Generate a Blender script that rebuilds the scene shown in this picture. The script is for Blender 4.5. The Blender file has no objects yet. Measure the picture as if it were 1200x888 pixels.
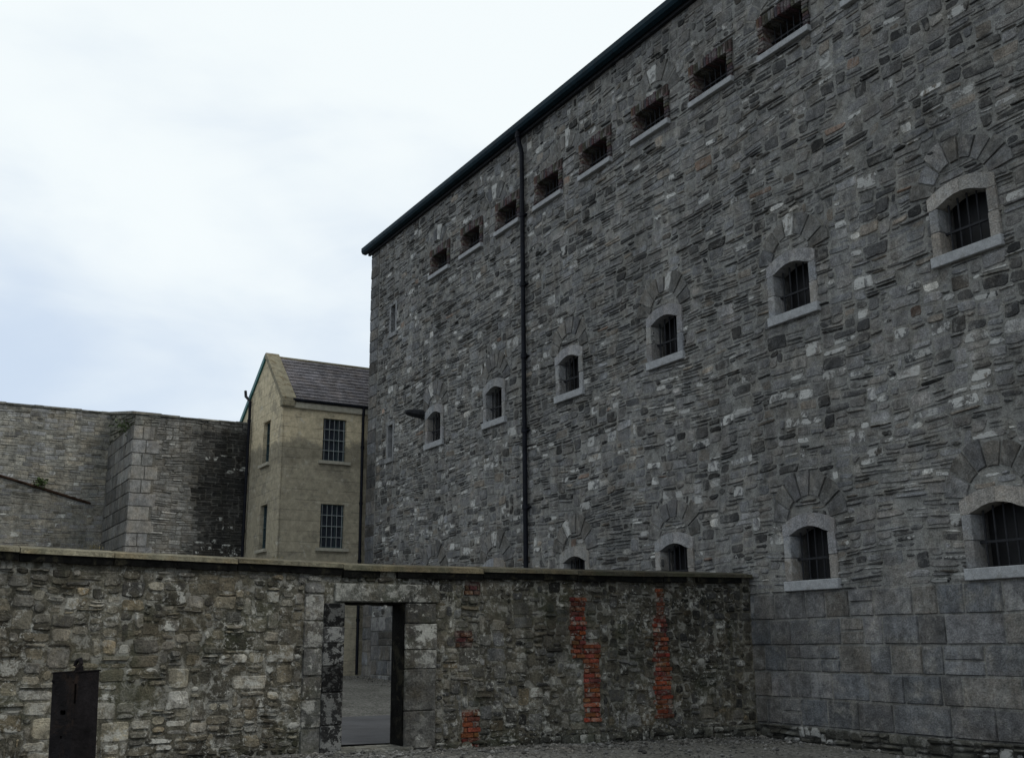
import bpy, math, random
import numpy as np
from mathutils import Matrix, Vector, noise as mn

rng = random.Random(11)
scene = bpy.context.scene
COL = scene.collection
YAW = math.radians(30.24)
P0 = Vector((4.0769, 18.6880, 0.0))          # foot of the long wall where the yard wall meets it
ROT = Matrix.Rotation(YAW, 3, 'Z')
# local frame: x = away from the camera side through the long wall (-u), y = s along the long wall, z up


def W(x, y, z=0.0):
    return P0 + ROT @ Vector((x, y, z))


# ------------------------------------------------------------------ materials
def new_mat(name):
    m = bpy.data.materials.new(name)
    m.use_nodes = True
    nt = m.node_tree
    b = nt.nodes['Principled BSDF']
    return m, nt, b


def nd(nt, typ, **kw):
    n = nt.nodes.new(typ)
    for k, v in kw.items():
        setattr(n, k, v)
    return n


def noise_node(nt, scale, detail=4, rough=0.6, coord=None, dist=0.0):
    n = nd(nt, 'ShaderNodeTexNoise')
    n.inputs['Scale'].default_value = scale
    n.inputs['Detail'].default_value = detail
    n.inputs['Roughness'].default_value = rough
    n.inputs['Distortion'].default_value = dist
    if coord:
        nt.links.new(coord, n.inputs['Vector'])
    return n


def maprange(nt, src, a, b, c, d, smooth=False):
    n = nd(nt, 'ShaderNodeMapRange')
    if smooth:
        n.interpolation_type = 'SMOOTHSTEP'
    n.inputs['From Min'].default_value = a
    n.inputs['From Max'].default_value = b
    n.inputs['To Min'].default_value = c
    n.inputs['To Max'].default_value = d
    nt.links.new(src, n.inputs['Value'])
    return n.outputs['Result']


def mixc(nt, fac, A, B, mode='MIX'):
    n = nd(nt, 'ShaderNodeMix', data_type='RGBA', blend_type=mode)
    for key, v in ((0, fac), (6, A), (7, B)):
        if isinstance(v, (int, float)):
            n.inputs[key].default_value = v
        elif isinstance(v, tuple):
            n.inputs[key].default_value = v if len(v) == 4 else (*v, 1)
        else:
            nt.links.new(v, n.inputs[key])
    return n.outputs[2]


def mathn(nt, op, a, b=None):
    n = nd(nt, 'ShaderNodeMath', operation=op)
    for i, v in enumerate((a, b)):
        if v is None:
            continue
        if isinstance(v, (int, float)):
            n.inputs[i].default_value = v
        else:
            nt.links.new(v, n.inputs[i])
    return n.outputs[0]


def bump(nt, b, h, strength, dist):
    n = nd(nt, 'ShaderNodeBump')
    n.inputs['Strength'].default_value = strength
    n.inputs['Distance'].default_value = dist
    nt.links.new(h, n.inputs['Height'])
    nt.links.new(n.outputs['Normal'], b.inputs['Normal'])


def masonry_mat(name, lime=(0.50, 0.50, 0.46), moss=0.0, blotch=(0.62, 1.2), fine=(0.55, 1.5), lime_lo=0.50, smear=None, splash=0.0, drift=0.3, bs=0.85, lscale=4.3, lw=.07):
    """per-stone colour comes from the mesh, weathering from noise in the thing's own space"""
    m, nt, b = new_mat(name)
    co = nd(nt, 'ShaderNodeTexCoord').outputs['Object']
    at = nd(nt, 'ShaderNodeAttribute', attribute_name='stone')
    n1 = noise_node(nt, 7, 6, 0.7, co)
    n2 = noise_node(nt, 38, 4, 0.7, co)
    n3 = noise_node(nt, 0.55, 5, 0.6, co, 0.6)
    n4 = noise_node(nt, lscale, 7, 0.72, co, 0.4)
    v1 = maprange(nt, n1.outputs['Fac'], 0.3, 0.7, fine[0], fine[1])
    v2 = maprange(nt, n2.outputs['Fac'], 0.3, 0.7, 0.6, 1.45)
    v3 = maprange(nt, n3.outputs['Fac'], 0.32, 0.68, blotch[0], blotch[1])
    mps = nd(nt, 'ShaderNodeMapping')
    mps.inputs['Scale'].default_value = (2.6, 2.6, .16)
    nt.links.new(co, mps.inputs[0])
    n5 = noise_node(nt, 1.0, 6, 0.6, mps.outputs[0], 0.2)
    v3 = mathn(nt, 'MULTIPLY', v3, maprange(nt, n5.outputs['Fac'], 0.35, 0.62, 0.74, 1.12))
    v = mathn(nt, 'MULTIPLY', mathn(nt, 'MULTIPLY', v1, v2), v3)
    vc = nd(nt, 'ShaderNodeCombineColor')
    for i in range(3):
        nt.links.new(v, vc.inputs[i])
    c = mixc(nt, 1.0, at.outputs['Color'], vc.outputs[0], 'MULTIPLY')
    # hue drift: brown against blue grey
    nh = noise_node(nt, 2.2, 4, 0.6, co)
    if smear:
        ns = noise_node(nt, 3.1, 9, 0.75, co, 0.7)
        c = mixc(nt, maprange(nt, ns.outputs['Fac'], 0.50, 0.60, 0, smear[3], True), c, mixc(nt, 1.0, (*smear[:3], 1), vc.outputs[0], 'MULTIPLY'))
    hf = maprange(nt, nh.outputs['Fac'], 0.42, 0.66, 0, drift, True)
    c = mixc(nt, hf, c, mixc(nt, 1.0, c, (1.18, 0.98, 0.74), 'MULTIPLY'))
    if moss > 0:
        nm = noise_node(nt, 1.3, 7, 0.7, co)
        mf = maprange(nt, nm.outputs['Fac'], 0.5, 0.68, 0, moss, True)
        c = mixc(nt, mf, c, (0.045, 0.052, 0.026))
    lf = maprange(nt, n4.outputs['Fac'], lime_lo, lime_lo + lw, 0, 1, True)
    lf = mathn(nt, 'MULTIPLY', lf, at.outputs['Alpha'])
    c = mixc(nt, lf, c, (*lime, 1))
    if splash > 0:
        na = noise_node(nt, 0.9, 5, 0.6, co, 0.5)
        nb = noise_node(nt, 13, 7, 0.78, co, 0.25)
        sf = mathn(nt, 'MULTIPLY', maprange(nt, na.outputs['Fac'], 0.45, 0.56, 0, 1, True), maprange(nt, nb.outputs['Fac'], 0.54, 0.63, 0, splash, True))
        c = mixc(nt, sf, c, (*lime, 1))
    nt.links.new(c, b.inputs['Base Color'])
    b.inputs['Roughness'].default_value = 0.92
    b.inputs['Specular IOR Level'].default_value = 0.25
    h = mathn(nt, 'ADD', n1.outputs['Fac'], mathn(nt, 'MULTIPLY', n2.outputs['Fac'], 0.6))
    bump(nt, b, h, bs, 0.045)
    return m


def plain_mat(name, col, rough=0.8, var=0.35, scale=6, bumpd=0.006, metal=0.0, col2=None, spec=0.4, b_scale=None):
    m, nt, b = new_mat(name)
    co = nd(nt, 'ShaderNodeTexCoord').outputs['Object']
    n1 = noise_node(nt, scale, 8, 0.7, co)
    n2 = noise_node(nt, b_scale or scale * 7, 4, 0.65, co)
    f = maprange(nt, n1.outputs['Fac'], 0.35, 0.65, 0, 1)
    lo = tuple(v * (1 - var) for v in col)
    hi = tuple(min(1, v * (1 + var)) for v in col)
    c = mixc(nt, f, lo, hi)
    if col2:
        f2 = maprange(nt, noise_node(nt, scale * 0.6, 8, 0.75, co, 0.5).outputs['Fac'], 0.52, 0.62, 0, 1, True)
        c = mixc(nt, f2, c, col2)
    v = maprange(nt, n2.outputs['Fac'], 0.3, 0.7, 0.8, 1.2)
    vc = nd(nt, 'ShaderNodeCombineColor')
    for i in range(3):
        nt.links.new(v, vc.inputs[i])
    c = mixc(nt, 1.0, c, vc.outputs[0], 'MULTIPLY')
    nt.links.new(c, b.inputs['Base Color'])
    b.inputs['Roughness'].default_value = rough
    b.inputs['Metallic'].default_value = metal
    b.inputs['Specular IOR Level'].default_value = spec
    bump(nt, b, n2.outputs['Fac'], 0.6, bumpd)
    return m


def render_mat(name):
    """old tan lime render: scored lines, patched and stained"""
    m, nt, b = new_mat(name)
    tc = nd(nt, 'ShaderNodeTexCoord').outputs['Object']
    sp = nd(nt, 'ShaderNodeSeparateXYZ')
    nt.links.new(tc, sp.inputs[0])
    z = sp.outputs['Z']
    n1 = noise_node(nt, 1.1, 8, 0.68, tc, 0.3)
    n2 = noise_node(nt, 6, 6, 0.7, tc)
    n3 = noise_node(nt, 40, 3, 0.6, tc)
    zz = mathn(nt, 'ADD', z, maprange(nt, n1.outputs['Fac'], 0.3, 0.7, -0.35, 0.35))
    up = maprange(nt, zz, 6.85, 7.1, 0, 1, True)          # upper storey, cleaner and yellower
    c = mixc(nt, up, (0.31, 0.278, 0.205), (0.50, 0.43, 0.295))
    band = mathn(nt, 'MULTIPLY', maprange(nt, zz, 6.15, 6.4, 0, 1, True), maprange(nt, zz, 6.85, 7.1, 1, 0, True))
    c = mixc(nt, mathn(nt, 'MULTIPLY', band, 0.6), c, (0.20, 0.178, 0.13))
    pf = maprange(nt, n1.outputs['Fac'], 0.52, 0.62, 0, 0.6, True)
    c = mixc(nt, pf, c, (0.20, 0.182, 0.142))
    g = maprange(nt, noise_node(nt, 2.3, 8, 0.75, tc, 0.8).outputs['Fac'], 0.55, 0.66, 0, 0.7, True)
    c = mixc(nt, g, c, (0.42, 0.395, 0.33))
    v = mathn(nt, 'MULTIPLY', maprange(nt, n2.outputs['Fac'], 0.3, 0.7, 0.7, 1.3), maprange(nt, n3.outputs['Fac'], 0.3, 0.7, 0.85, 1.15))
    vc = nd(nt, 'ShaderNodeCombineColor')
    for i in range(3):
        nt.links.new(v, vc.inputs[i])
    c = mixc(nt, 1.0, c, vc.outputs[0], 'MULTIPLY')
    # scored horizontal lines, broken up
    fr = mathn(nt, 'FRACT', mathn(nt, 'MULTIPLY', mathn(nt, 'ADD', z, maprange(nt, n2.outputs['Fac'], 0, 1, -0.02, 0.02)), 3.1))
    ln = mathn(nt, 'LESS_THAN', fr, 0.06)
    lf = mathn(nt, 'MULTIPLY', ln, maprange(nt, n1.outputs['Fac'], 0.42, 0.52, 0, 0.55))
    c = mixc(nt, lf, c, (0.10, 0.09, 0.065))
    nt.links.new(c, b.inputs['Base Color'])
    b.inputs['Roughness'].default_value = 0.93
    b.inputs['Specular IOR Level'].default_value = 0.2
    h = mathn(nt, 'ADD', mathn(nt, 'ADD', n2.outputs['Fac'], mathn(nt, 'MULTIPLY', n3.outputs['Fac'], 0.3)), mathn(nt, 'MULTIPLY', lf, -0.8))
    bump(nt, b, h, 0.6, 0.03)
    return m


M = {}
M['main'] = masonry_mat('calp_limestone', blotch=(0.72, 1.18), lime=(0.50, 0.50, 0.48), smear=(.20, .20, .19, .6), drift=.25, lime_lo=.455)
M['yard'] = masonry_mat('brown_rubble', moss=0.5, lime=(0.48, 0.47, 0.42), blotch=(0.55, 1.35), lime_lo=0.485, smear=(.115, .106, .080, .6), splash=.85, bs=1.0, lscale=5.5, lw=.10, fine=(.45, 1.6))
M['copstone'] = masonry_mat('mossy_coping_stone', moss=.5, blotch=(.7, 1.2), drift=.6)
M['brick'] = masonry_mat('old_orange_brick', lime=(0.36, 0.34, 0.29), blotch=(0.55, 1.15), lime_lo=0.48, splash=.6, lscale=9)
M['rear'] = masonry_mat('rear_rubble', moss=0.12, lime=(0.5, 0.5, 0.46), blotch=(.78, 1.2))
M['dressed'] = masonry_mat('dressed_granite', smear=(.17, .17, .165, .4), lime=(.40, .40, .39), blotch=(.8, 1.15), fine=(.75, 1.25))
M['granite'] = plain_mat('granite', (0.21, 0.213, 0.215), 0.88, 0.28, 7, 0.012, col2=(0.13, 0.132, 0.132), spec=.2)
M['granite_pale'] = plain_mat('pale_granite_sill', (0.29, 0.298, 0.305), 0.88, 0.2, 7, 0.008, col2=(.22, .222, .22), spec=.2)
M['iron'] = plain_mat('black_iron', (0.02, 0.021, 0.024), 0.7, 0.4, 12, 0.003, spec=0.15)
M['pipe'] = plain_mat('black_cast_iron_paint', (0.007, 0.008, 0.012), 0.6, 0.4, 5, 0.003, spec=0.12)
M['gutter'] = plain_mat('dark_blue_gutter_paint', (0.005, 0.018, 0.027), 0.6, 0.35, 4, 0.003, spec=0.1)
M['void'] = plain_mat('dark_cell_interior', (0.006, 0.006, 0.007), 0.6, 0.3, 5, 0.001)  # near-black colour standing in for the unlit space behind the prison windows
M['render'] = render_mat('tan_lime_render')
M['slate'] = masonry_mat('purple_slate', fine=(0.8, 1.2))
M['coping'] = plain_mat('mossy_coping', (0.17, 0.155, 0.10), 0.92, 0.4, 5, 0.02, col2=(0.085, 0.08, 0.05))
M['tar'] = plain_mat('black_bitumen_band', (0.007, 0.007, 0.0065), 0.95, 0.5, 5, 0.03, col2=(0.028, 0.026, 0.018), spec=.05)
M['teal'] = plain_mat('teal_paint', (0.02, 0.12, 0.115), 0.5, 0.25, 4, 0.002)
M['verge'] = plain_mat('lichened_concrete', (0.20, 0.18, 0.125), 0.92, 0.3, 6, 0.012, col2=(0.13, 0.10, 0.055))
M['sash'] = plain_mat('dull_white_paint', (0.20, 0.22, 0.22), 0.6, 0.2, 9, 0.001)
M['glass'] = plain_mat('dark_window_glass', (0.02, 0.025, 0.035), 0.12, 0.3, 2, 0.001, spec=0.6)
M['steel'] = plain_mat('rusting_black_steel', (0.010, 0.0085, 0.009), 0.75, 0.55, 7, 0.014, col2=(0.022, 0.015, 0.012), spec=.08)
M['blackjamb'] = masonry_mat('blackened_jamb', lime=(0.24, 0.24, 0.225), lime_lo=0.49, lscale=9, lw=.03, bs=1.0)
M['leaf'] = plain_mat('wall_weed_leaves', (0.045, 0.07, 0.018), 0.7, 0.5, 14, 0.002)
M['drygrass'] = plain_mat('dry_grass', (0.14, 0.12, 0.06), 0.8, 0.4, 14, 0.002)
M['asphalt'] = plain_mat('worn_asphalt', (0.075, 0.075, 0.08), 0.9, 0.25, 1.2, 0.006, b_scale=60)


def gravel_mat():
    m, nt, b = new_mat('grey_gravel')
    co = nd(nt, 'ShaderNodeTexCoord').outputs['Object']
    v = nd(nt, 'ShaderNodeTexVoronoi')
    v.inputs['Scale'].default_value = 26
    nt.links.new(co, v.inputs['Vector'])
    n = noise_node(nt, 0.9, 6, 0.65, co)
    f = maprange(nt, n.outputs['Fac'], 0.35, 0.65, 0, 1)
    c = mixc(nt, f, (0.10, 0.097, 0.085), (0.17, 0.165, 0.15))
    hs = nd(nt, 'ShaderNodeSeparateColor')
    nt.links.new(v.outputs['Color'], hs.inputs[0])
    vv = maprange(nt, hs.outputs[0], 0, 1, 0.5, 1.55)
    vc = nd(nt, 'ShaderNodeCombineColor')
    for i in range(3):
        nt.links.new(vv, vc.inputs[i])
    c = mixc(nt, 1.0, c, vc.outputs[0], 'MULTIPLY')
    nt.links.new(c, b.inputs['Base Color'])
    b.inputs['Roughness'].default_value = 0.95
    b.inputs['Specular IOR Level'].default_value = 0.2
    bump(nt, b, v.outputs['Distance'], 0.8, -0.03)
    return m


M['gravel'] = gravel_mat()


# ------------------------------------------------------------------ object helpers
class MB:
    """collects geometry in the local frame; one build() = one mesh object"""

    def __init__(self):
        self.v, self.f, self.c = [], [], []

    def add(self, verts, faces, col=(0.15, 0.15, 0.15, 0)):
        o = len(self.v)
        self.v.extend(verts)
        self.c.extend([col] * len(verts))
        self.f.extend([tuple(i + o for i in f) for f in faces])

    def box(self, x0, x1, y0, y1, z0, z1, col=(0.15, 0.15, 0.15, 0), ch=0.0):
        if ch <= 0:
            vs = [(x, y, z) for z in (z0, z1) for y in (y0, y1) for x in (x0, x1)]
            fs = [(0, 2, 3, 1), (4, 5, 7, 6), (0, 1, 5, 4), (2, 6, 7, 3), (0, 4, 6, 2), (1, 3, 7, 5)]
            self.add(vs, fs, col)
            return
        vs = []
        for sz in (0, 1):
            for sy in (0, 1):
                for sx in (0, 1):
                    X = (x0, x1)[sx]; Y = (y0, y1)[sy]; Z = (z0, z1)[sz]
                    ix = ch if sx == 0 else -ch; iy = ch if sy == 0 else -ch; iz = ch if sz == 0 else -ch
                    vs += [(X, Y + iy, Z + iz), (X + ix, Y, Z + iz), (X + ix, Y + iy, Z)]
        I = lambda sx, sy, sz, k: (sz * 4 + sy * 2 + sx) * 3 + k
        fs = []
        for s in (0, 1):
            fs.append((I(s, 0, 0, 0), I(s, 1, 0, 0), I(s, 1, 1, 0), I(s, 0, 1, 0)))
            fs.append((I(0, s, 0, 1), I(1, s, 0, 1), I(1, s, 1, 1), I(0, s, 1, 1)))
            fs.append((I(0, 0, s, 2), I(1, 0, s, 2), I(1, 1, s, 2), I(0, 1, s, 2)))
        for a in (0, 1):
            for b in (0, 1):
                fs.append((I(a, b, 0, 0), I(a, b, 1, 0), I(a, b, 1, 1), I(a, b, 0, 1)))
                fs.append((I(a, 0, b, 0), I(a, 1, b, 0), I(a, 1, b, 2), I(a, 0, b, 2)))
                fs.append((I(0, a, b, 1), I(1, a, b, 1), I(1, a, b, 2), I(0, a, b, 2)))
                for c in (0, 1):
                    fs.append((I(a, b, c, 0), I(a, b, c, 1), I(a, b, c, 2)))
        self.add(vs, fs, col)

    def tube(self, pts, r, n=10, col=(0.1, 0.1, 0.1, 0), cap=True):
        pts = [Vector(p) for p in pts]
        vs, fs = [], []
        for i, p in enumerate(pts):
            d = (pts[min(i + 1, len(pts) - 1)] - pts[max(i - 1, 0)]).normalized()
            a = d.orthogonal().normalized() if i == 0 else (a - d * a.dot(d)).normalized()
            b = d.cross(a)
            rr = r[i] if isinstance(r, (list, tuple)) else r
            for k in range(n):
                t = 2 * math.pi * k / n
                vs.append(tuple(p + (a * math.cos(t) + b * math.sin(t)) * rr))
        for i in range(len(pts) - 1):
            for k in range(n):
                k2 = (k + 1) % n
                fs.append((i * n + k, i * n + k2, (i + 1) * n + k2, (i + 1) * n + k))
        if cap:
            fs.append(tuple(range(n))[::-1])
            fs.append(tuple((len(pts) - 1) * n + k for k in range(n)))
        self.add(vs, fs, col)

    def build(self, name, mat, parent=None, base=(0, 0, 0), smooth=False):
        me = bpy.data.meshes.new(name)
        arr = np.array(self.v, dtype=np.float32) - np.array(base, dtype=np.float32)
        me.from_pydata(arr.tolist(), [], self.f)
        at = me.attributes.new('stone', 'FLOAT_COLOR', 'POINT')
        at.data.foreach_set('color', np.array(self.c, dtype=np.float32).ravel())
        me.materials.append(mat)
        me.validate()
        import bmesh
        if len(self.f) < 60000:
            bm = bmesh.new(); bm.from_mesh(me)
            bmesh.ops.recalc_face_normals(bm, faces=bm.faces)
            bm.to_mesh(me); bm.free()
        if smooth:
            me.polygons.foreach_set('use_smooth', [True] * len(me.polygons))
        o = bpy.data.objects.new(name, me)
        COL.objects.link(o)
        if parent is not None:
            o.parent = parent
        else:
            o.location = W(*base); o.rotation_euler = (0, 0, YAW)
        return o


def tag(o, label=None, cat=None, group=None, kind=None):
    for k, v in (('label', label), ('category', cat), ('group', group), ('kind', kind)):
        if v:
            o[k] = v
    return o


def thing(name, base, label, cat, group=None):
    o = bpy.data.objects.new(name, None)
    o.empty_display_size = 0.3
    COL.objects.link(o)
    o.location = W(*base); o.rotation_euler = (0, 0, YAW)
    return tag(o, label, cat, group)


def child_copy(src, parent, loc=None):
    c = src.copy()
    COL.objects.link(c)
    c.parent = parent
    if loc is not None:
        c.location = loc
    for ch in src.children:
        d = ch.copy(); COL.objects.link(d); d.parent = c
    return c


# ------------------------------------------------------------------ masonry generators
def pack(nx, nz, occ, sizefn, r):
    out = []
    for j in range(nz):
        row = occ[j]
        for i in range(nx):
            if row[i]:
                continue
            w, h = sizefn(i, j)
            w = max(1, w); h = max(1, h)
            ww = 1
            while ww < w and i + ww < nx and not row[i + ww]:
                ww += 1
            w = ww
            # swallow a one-cell leftover beside us
            if i + w < nx and not row[i + w] and (i + w + 1 >= nx or row[i + w + 1]) and w < 9:
                w += 1
            hh = 1
            while hh < h and j + hh < nz and not any(occ[j + hh][i:i + w]):
                hh += 1
            h = hh
            for b in range(h):
                for a in range(w):
                    occ[j + b][i + a] = 1
            out.append((i, j, w, h))
    return out


def stone_geo(mb, F, P, gap, proud, cham, rough, col, r, round_=0.03, base=-0.012):
    """P = four corners (a,z) ccw from lower left; a rough pillow with an irregular outline"""
    (a0, z0), (a1, z1), (a2, z2), (a3, z3) = P
    w = max(0.02, ((a1 + a2) - (a0 + a3)) / 2)
    h = max(0.015, ((z2 + z3) - (z0 + z1)) / 2)
    gu = min(0.3, gap / w); gz = min(0.3, gap / h)
    cu = [min(0.35, round_ * r.uniform(0.3, 1.3) / w) for _ in range(4)]
    cz = [min(0.38, round_ * r.uniform(0.3, 1.1) / h) for _ in range(4)]
    j = lambda: r.uniform(-rough, rough)
    pts = [(gu + cu[0], gz), (r.uniform(0.4, 0.6), gz + j() / h * 0.5), (1 - gu - cu[1], gz), (1 - gu + j() / w * .4, gz + cz[1]),
           (1 - gu, 1 - gz - cz[2]), (1 - gu - cu[2], 1 - gz), (r.uniform(0.4, 0.6), 1 - gz + j() / h * 0.5), (gu + cu[3], 1 - gz),
           (gu, 1 - gz - cz[3]), (gu + j() / w * .4, gz + cz[0])]

    def bil(u, v):
        return ((a0 * (1 - u) + a1 * u) * (1 - v) + (a3 * (1 - u) + a2 * u) * v,
                (z0 * (1 - u) + z1 * u) * (1 - v) + (z3 * (1 - u) + z2 * u) * v)
    iu = min(0.3, cham / w); iz = min(0.3, cham / h)
    tu = r.uniform(-1, 1) * proud * 0.35; tz = r.uniform(-1, 1) * proud * 0.35
    vs = []
    for u, v in pts:
        a, z = bil(u, v)
        vs.append(F(a, z, base))
    for u, v in pts:
        u2 = 0.5 + (u - 0.5) * (1 - 2 * iu); v2 = 0.5 + (v - 0.5) * (1 - 2 * iz)
        a, z = bil(u2, v2)
        vs.append(F(a, z, proud + tu * (u - .5) * 2 + tz * (v - .5) * 2 + r.uniform(-.12, .12) * proud))
    a, z = bil(r.uniform(.35, .65), r.uniform(.35, .65))
    vs.append(F(a, z, proud * r.uniform(0.95, 1.25)))
    n = len(pts)
    fs = [(k, (k + 1) % n, n + (k + 1) % n, n + k) for k in range(n)]
    fs += [(n + k, n + (k + 1) % n, 2 * n) for k in range(n)]
    mb.add(vs, fs, col)


def plane_holes(mb, F, a0, a1, z0, z1, holes, d=0.0, col=(0.13, 0.13, 0.12, 0), step=1.0):
    A = {a0, a1}; Z = {z0, z1}
    k = a0
    while k < a1:
        A.add(k); k += step
    k = z0
    while k < z1:
        Z.add(k); k += step
    for (h0, h1, g0, g1) in holes:
        A |= {h0, h1}; Z |= {g0, g1}
    A = sorted(v for v in A if a0 <= v <= a1); Z = sorted(v for v in Z if z0 <= v <= z1)
    for i in range(len(A) - 1):
        for j in range(len(Z) - 1):
            ca, cz = (A[i] + A[i + 1]) / 2, (Z[j] + Z[j + 1]) / 2
            if any(h0 < ca < h1 and g0 < cz < g1 for (h0, h1, g0, g1) in holes):
                continue
            mb.add([F(A[i], Z[j], d), F(A[i + 1], Z[j], d), F(A[i + 1], Z[j + 1], d), F(A[i], Z[j + 1], d)], [(0, 1, 2, 3)], col)


def rubble(mb, F, a0, a1, z0, z1, cw, ch, sizefn, colfn, r, holes=(), blocked=None, gap=0.007, proud=(0.006, 0.03),
           cham=0.014, rough=0.012, round_=0.028, warp=0.28, seed=0.0, topz=None):
    nx = int(round((a1 - a0) / cw)); nz = int(round((z1 - z0) / ch))
    occ = [[0] * nx for _ in range(nz)]
    for j in range(nz):
        zc = z0 + (j + .5) * ch
        for i in range(nx):
            ac = a0 + (i + .5) * cw
            if any(h0 < ac < h1 and g0 < zc < g1 for (h0, h1, g0, g1) in holes) or (blocked and blocked(ac, zc)):
                occ[j][i] = 1
    st = pack(nx, nz, occ, lambda i, j: sizefn(a0 + i * cw, z0 + j * ch, i, j), r)
    cache = {}

    def corner(i, j):
        k = (i, j)
        if k not in cache:
            a = a0 + i * cw; z = z0 + j * ch
            edge_a = i in (0, nx); edge_z = j in (0, nz)
            lo = mn.noise(Vector((a * 0.45, z * 0.9, seed))) * ch * 1.6
            da = 0 if edge_a else r.uniform(-warp, warp) * cw
            dz = 0 if edge_z else r.uniform(-warp, warp) * ch * .7 + lo
            cache[k] = (a + da, z + dz)
        return cache[k]
    for (i, j, w, h) in st:
        P = (corner(i, j), corner(i + w, j), corner(i + w, j + h), corner(i, j + h))
        ac = (P[0][0] + P[2][0]) / 2; zc = (P[0][1] + P[2][1]) / 2
        pr = r.uniform(*proud) * (1.0 if h * ch < .1 else .6)
        stone_geo(mb, F, P, gap * r.uniform(.5, 1.5), pr, cham, rough, colfn(ac, zc, w * cw, h * ch), r, round_)
    return len(st)


def bricks(mb, F, a0, a1, z0, z1, r, bw=0.225, bh=0.075, proud=0.03, cols=None, ragged=False):
    j = 0
    z = z0
    while z + bh <= z1 + 0.01:
        a = a0 - (bw / 2 if j % 2 else 0)
        while a < a1:
            b0, b1 = max(a, a0), min(a + bw, a1)
            if ragged and b1 > a1 - 0.01 and j % 3 == 0:
                b1 += 0.06
            if b0 == a0: b0 += r.uniform(-.03, .02)
            if b1 == a1: b1 += r.uniform(-.02, .03)
            if b1 - b0 > 0.03:
                c = cols(r)
                P = ((b0, z), (b1, z), (b1, z + bh), (b0, z + bh))
                stone_geo(mb, F, P, 0.005, proud * r.uniform(.7, 1.15), 0.006, 0.004, c, r, 0.006)
            a += bw
        z += bh; j += 1


def grey(v, r, tint=None):
    t = tint or r.choice([(1, 1, 1.03), (1, .99, .95), (.96, 1, 1.06), (1.04, .98, .9), (.98, 1, 1.02)])
    return (v * t[0], v * t[1], v * t[2])


# ------------------------------------------------------------------ main cell block
F_main = lambda a, z, d: (-d, a, z)
S0, S1, ZT = -12.0, 17.3, 14.22
main = thing('prison_building', (0, 2.6, 0), 'long grey stone cell block with rows of barred windows and a black downpipe', 'prison')
MBASE = (0, 2.6, 0)
cell_mid = [12.40, 8.95, 5.48, 2.0, -1.50, -4.93, -8.4]
cell_low = [12.40, 8.98, 5.42, 2.0, -1.47, -4.93, -8.4]
top_c = [s - 0.62 for s in (12.78, 10.83, 8.84, 6.86, 4.85, 2.80, .86, -1.12, -3.14, -5.1, -7.1)]
holes_main = []
holes_cell = []
for c in cell_mid:
    holes_cell.append((c - .43, c + .43, 6.96, 7.90))
for c in cell_low:
    holes_cell.append((c - .43, c + .43, 2.44, 3.38))
holes_top = [(c - .49, c + .49, 11.96, 12.55) for c in top_c]
slits = [(15.42, 10.95, 11.85), (15.47, 7.0, 8.02)]
holes_slit = [(c - .17, c + .17, a, b) for c, a, b in slits]
holes_main = holes_cell + holes_top + holes_slit
res_top = [(c - .64, c + .64, 11.88, 12.77) for c in top_c]

rings = [(c, 7.90) for c in cell_mid] + [(c, 3.38) for c in cell_low] + [(c, 12.54) for c in cell_mid[:-1]]


def in_ring(a, z):
    for c, zc in rings:
        dx, dz = a - c, z - zc
        if dz > 0.05 and 0.44 < math.hypot(dx, dz) < 0.84:
            return True
    return False


rm = random.Random(5)


def size_main(a, z, i, j):
    k = mn.noise(Vector((a * 0.35, z * 0.5, 3.3)))
    q = rm.random()
    k += rm.uniform(-.25, .25)
    if k > 0.16:      # blocky zones
        h = rm.choice([1, 1, 2, 2, 3, 3, 4]); w = max(h, rm.choice([2, 3, 3, 4, 5, 6]))
    elif k < -0.12:   # thin slabs
        h = rm.choice([1, 1, 1, 2]); w = rm.choice([3, 4, 4, 5, 6, 7])
    else:
        h = rm.choice([1, 1, 1, 2, 2, 3]); w = max(h + 1, rm.choice([2, 3, 4, 5, 6]))
    if q < 0.03:
        h, w = 4, rm.choice([3, 4, 5])
    return w, h


def col_main(a, z, w, h):
    k = mn.noise(Vector((a * 0.3, z * 0.4, 9.1)))
    base = 0.168 + 0.03 * k
    q = rm.random()
    lime = 0.0
    if q < 0.20:
        v = base * rm.uniform(0.18, 0.55)
    elif q < 0.26:
        v = base * rm.uniform(1.2, 1.6)
    else:
        v = base * rm.uniform(0.74, 1.14)
    tint = rm.choice([(1, 1, 1.01), (1, .995, .97), (.98, 1, 1.03), (1.02, .99, .95), (1, 1, 1)])
    if rm.random() < 0.05:
        tint = (1.10, .99, .86)
    if rm.random() < 0.004:
        tint = (1.25, .93, .75)
    lp = 0.12 if z < 6.8 else 0.06
    if a > 8 and z < 9:
        lp = 0.15
    if rm.random() < lp:
        lime = rm.uniform(.6, 1.0)
    if rm.random() < (0.05 if z < 8 else .022) and w < .4:
        v = rm.uniform(.34, .5); tint = (1, 1, .96)
    return (*grey(v, rm, tint), lime)


wall = MB()
n = rubble(wall, F_main, -9.0, 16.62, 2.30, ZT, 0.085, 0.0596, size_main, col_main, rm,
           holes=[(h[0] + .0, h[1] - .0, h[2], h[3]) for h in holes_cell + holes_slit] + res_top, blocked=in_ring, seed=1.0,
           gap=0.009, proud=(-0.002, 0.040), cham=0.020, rough=.030, round_=.040, warp=.5)
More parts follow.
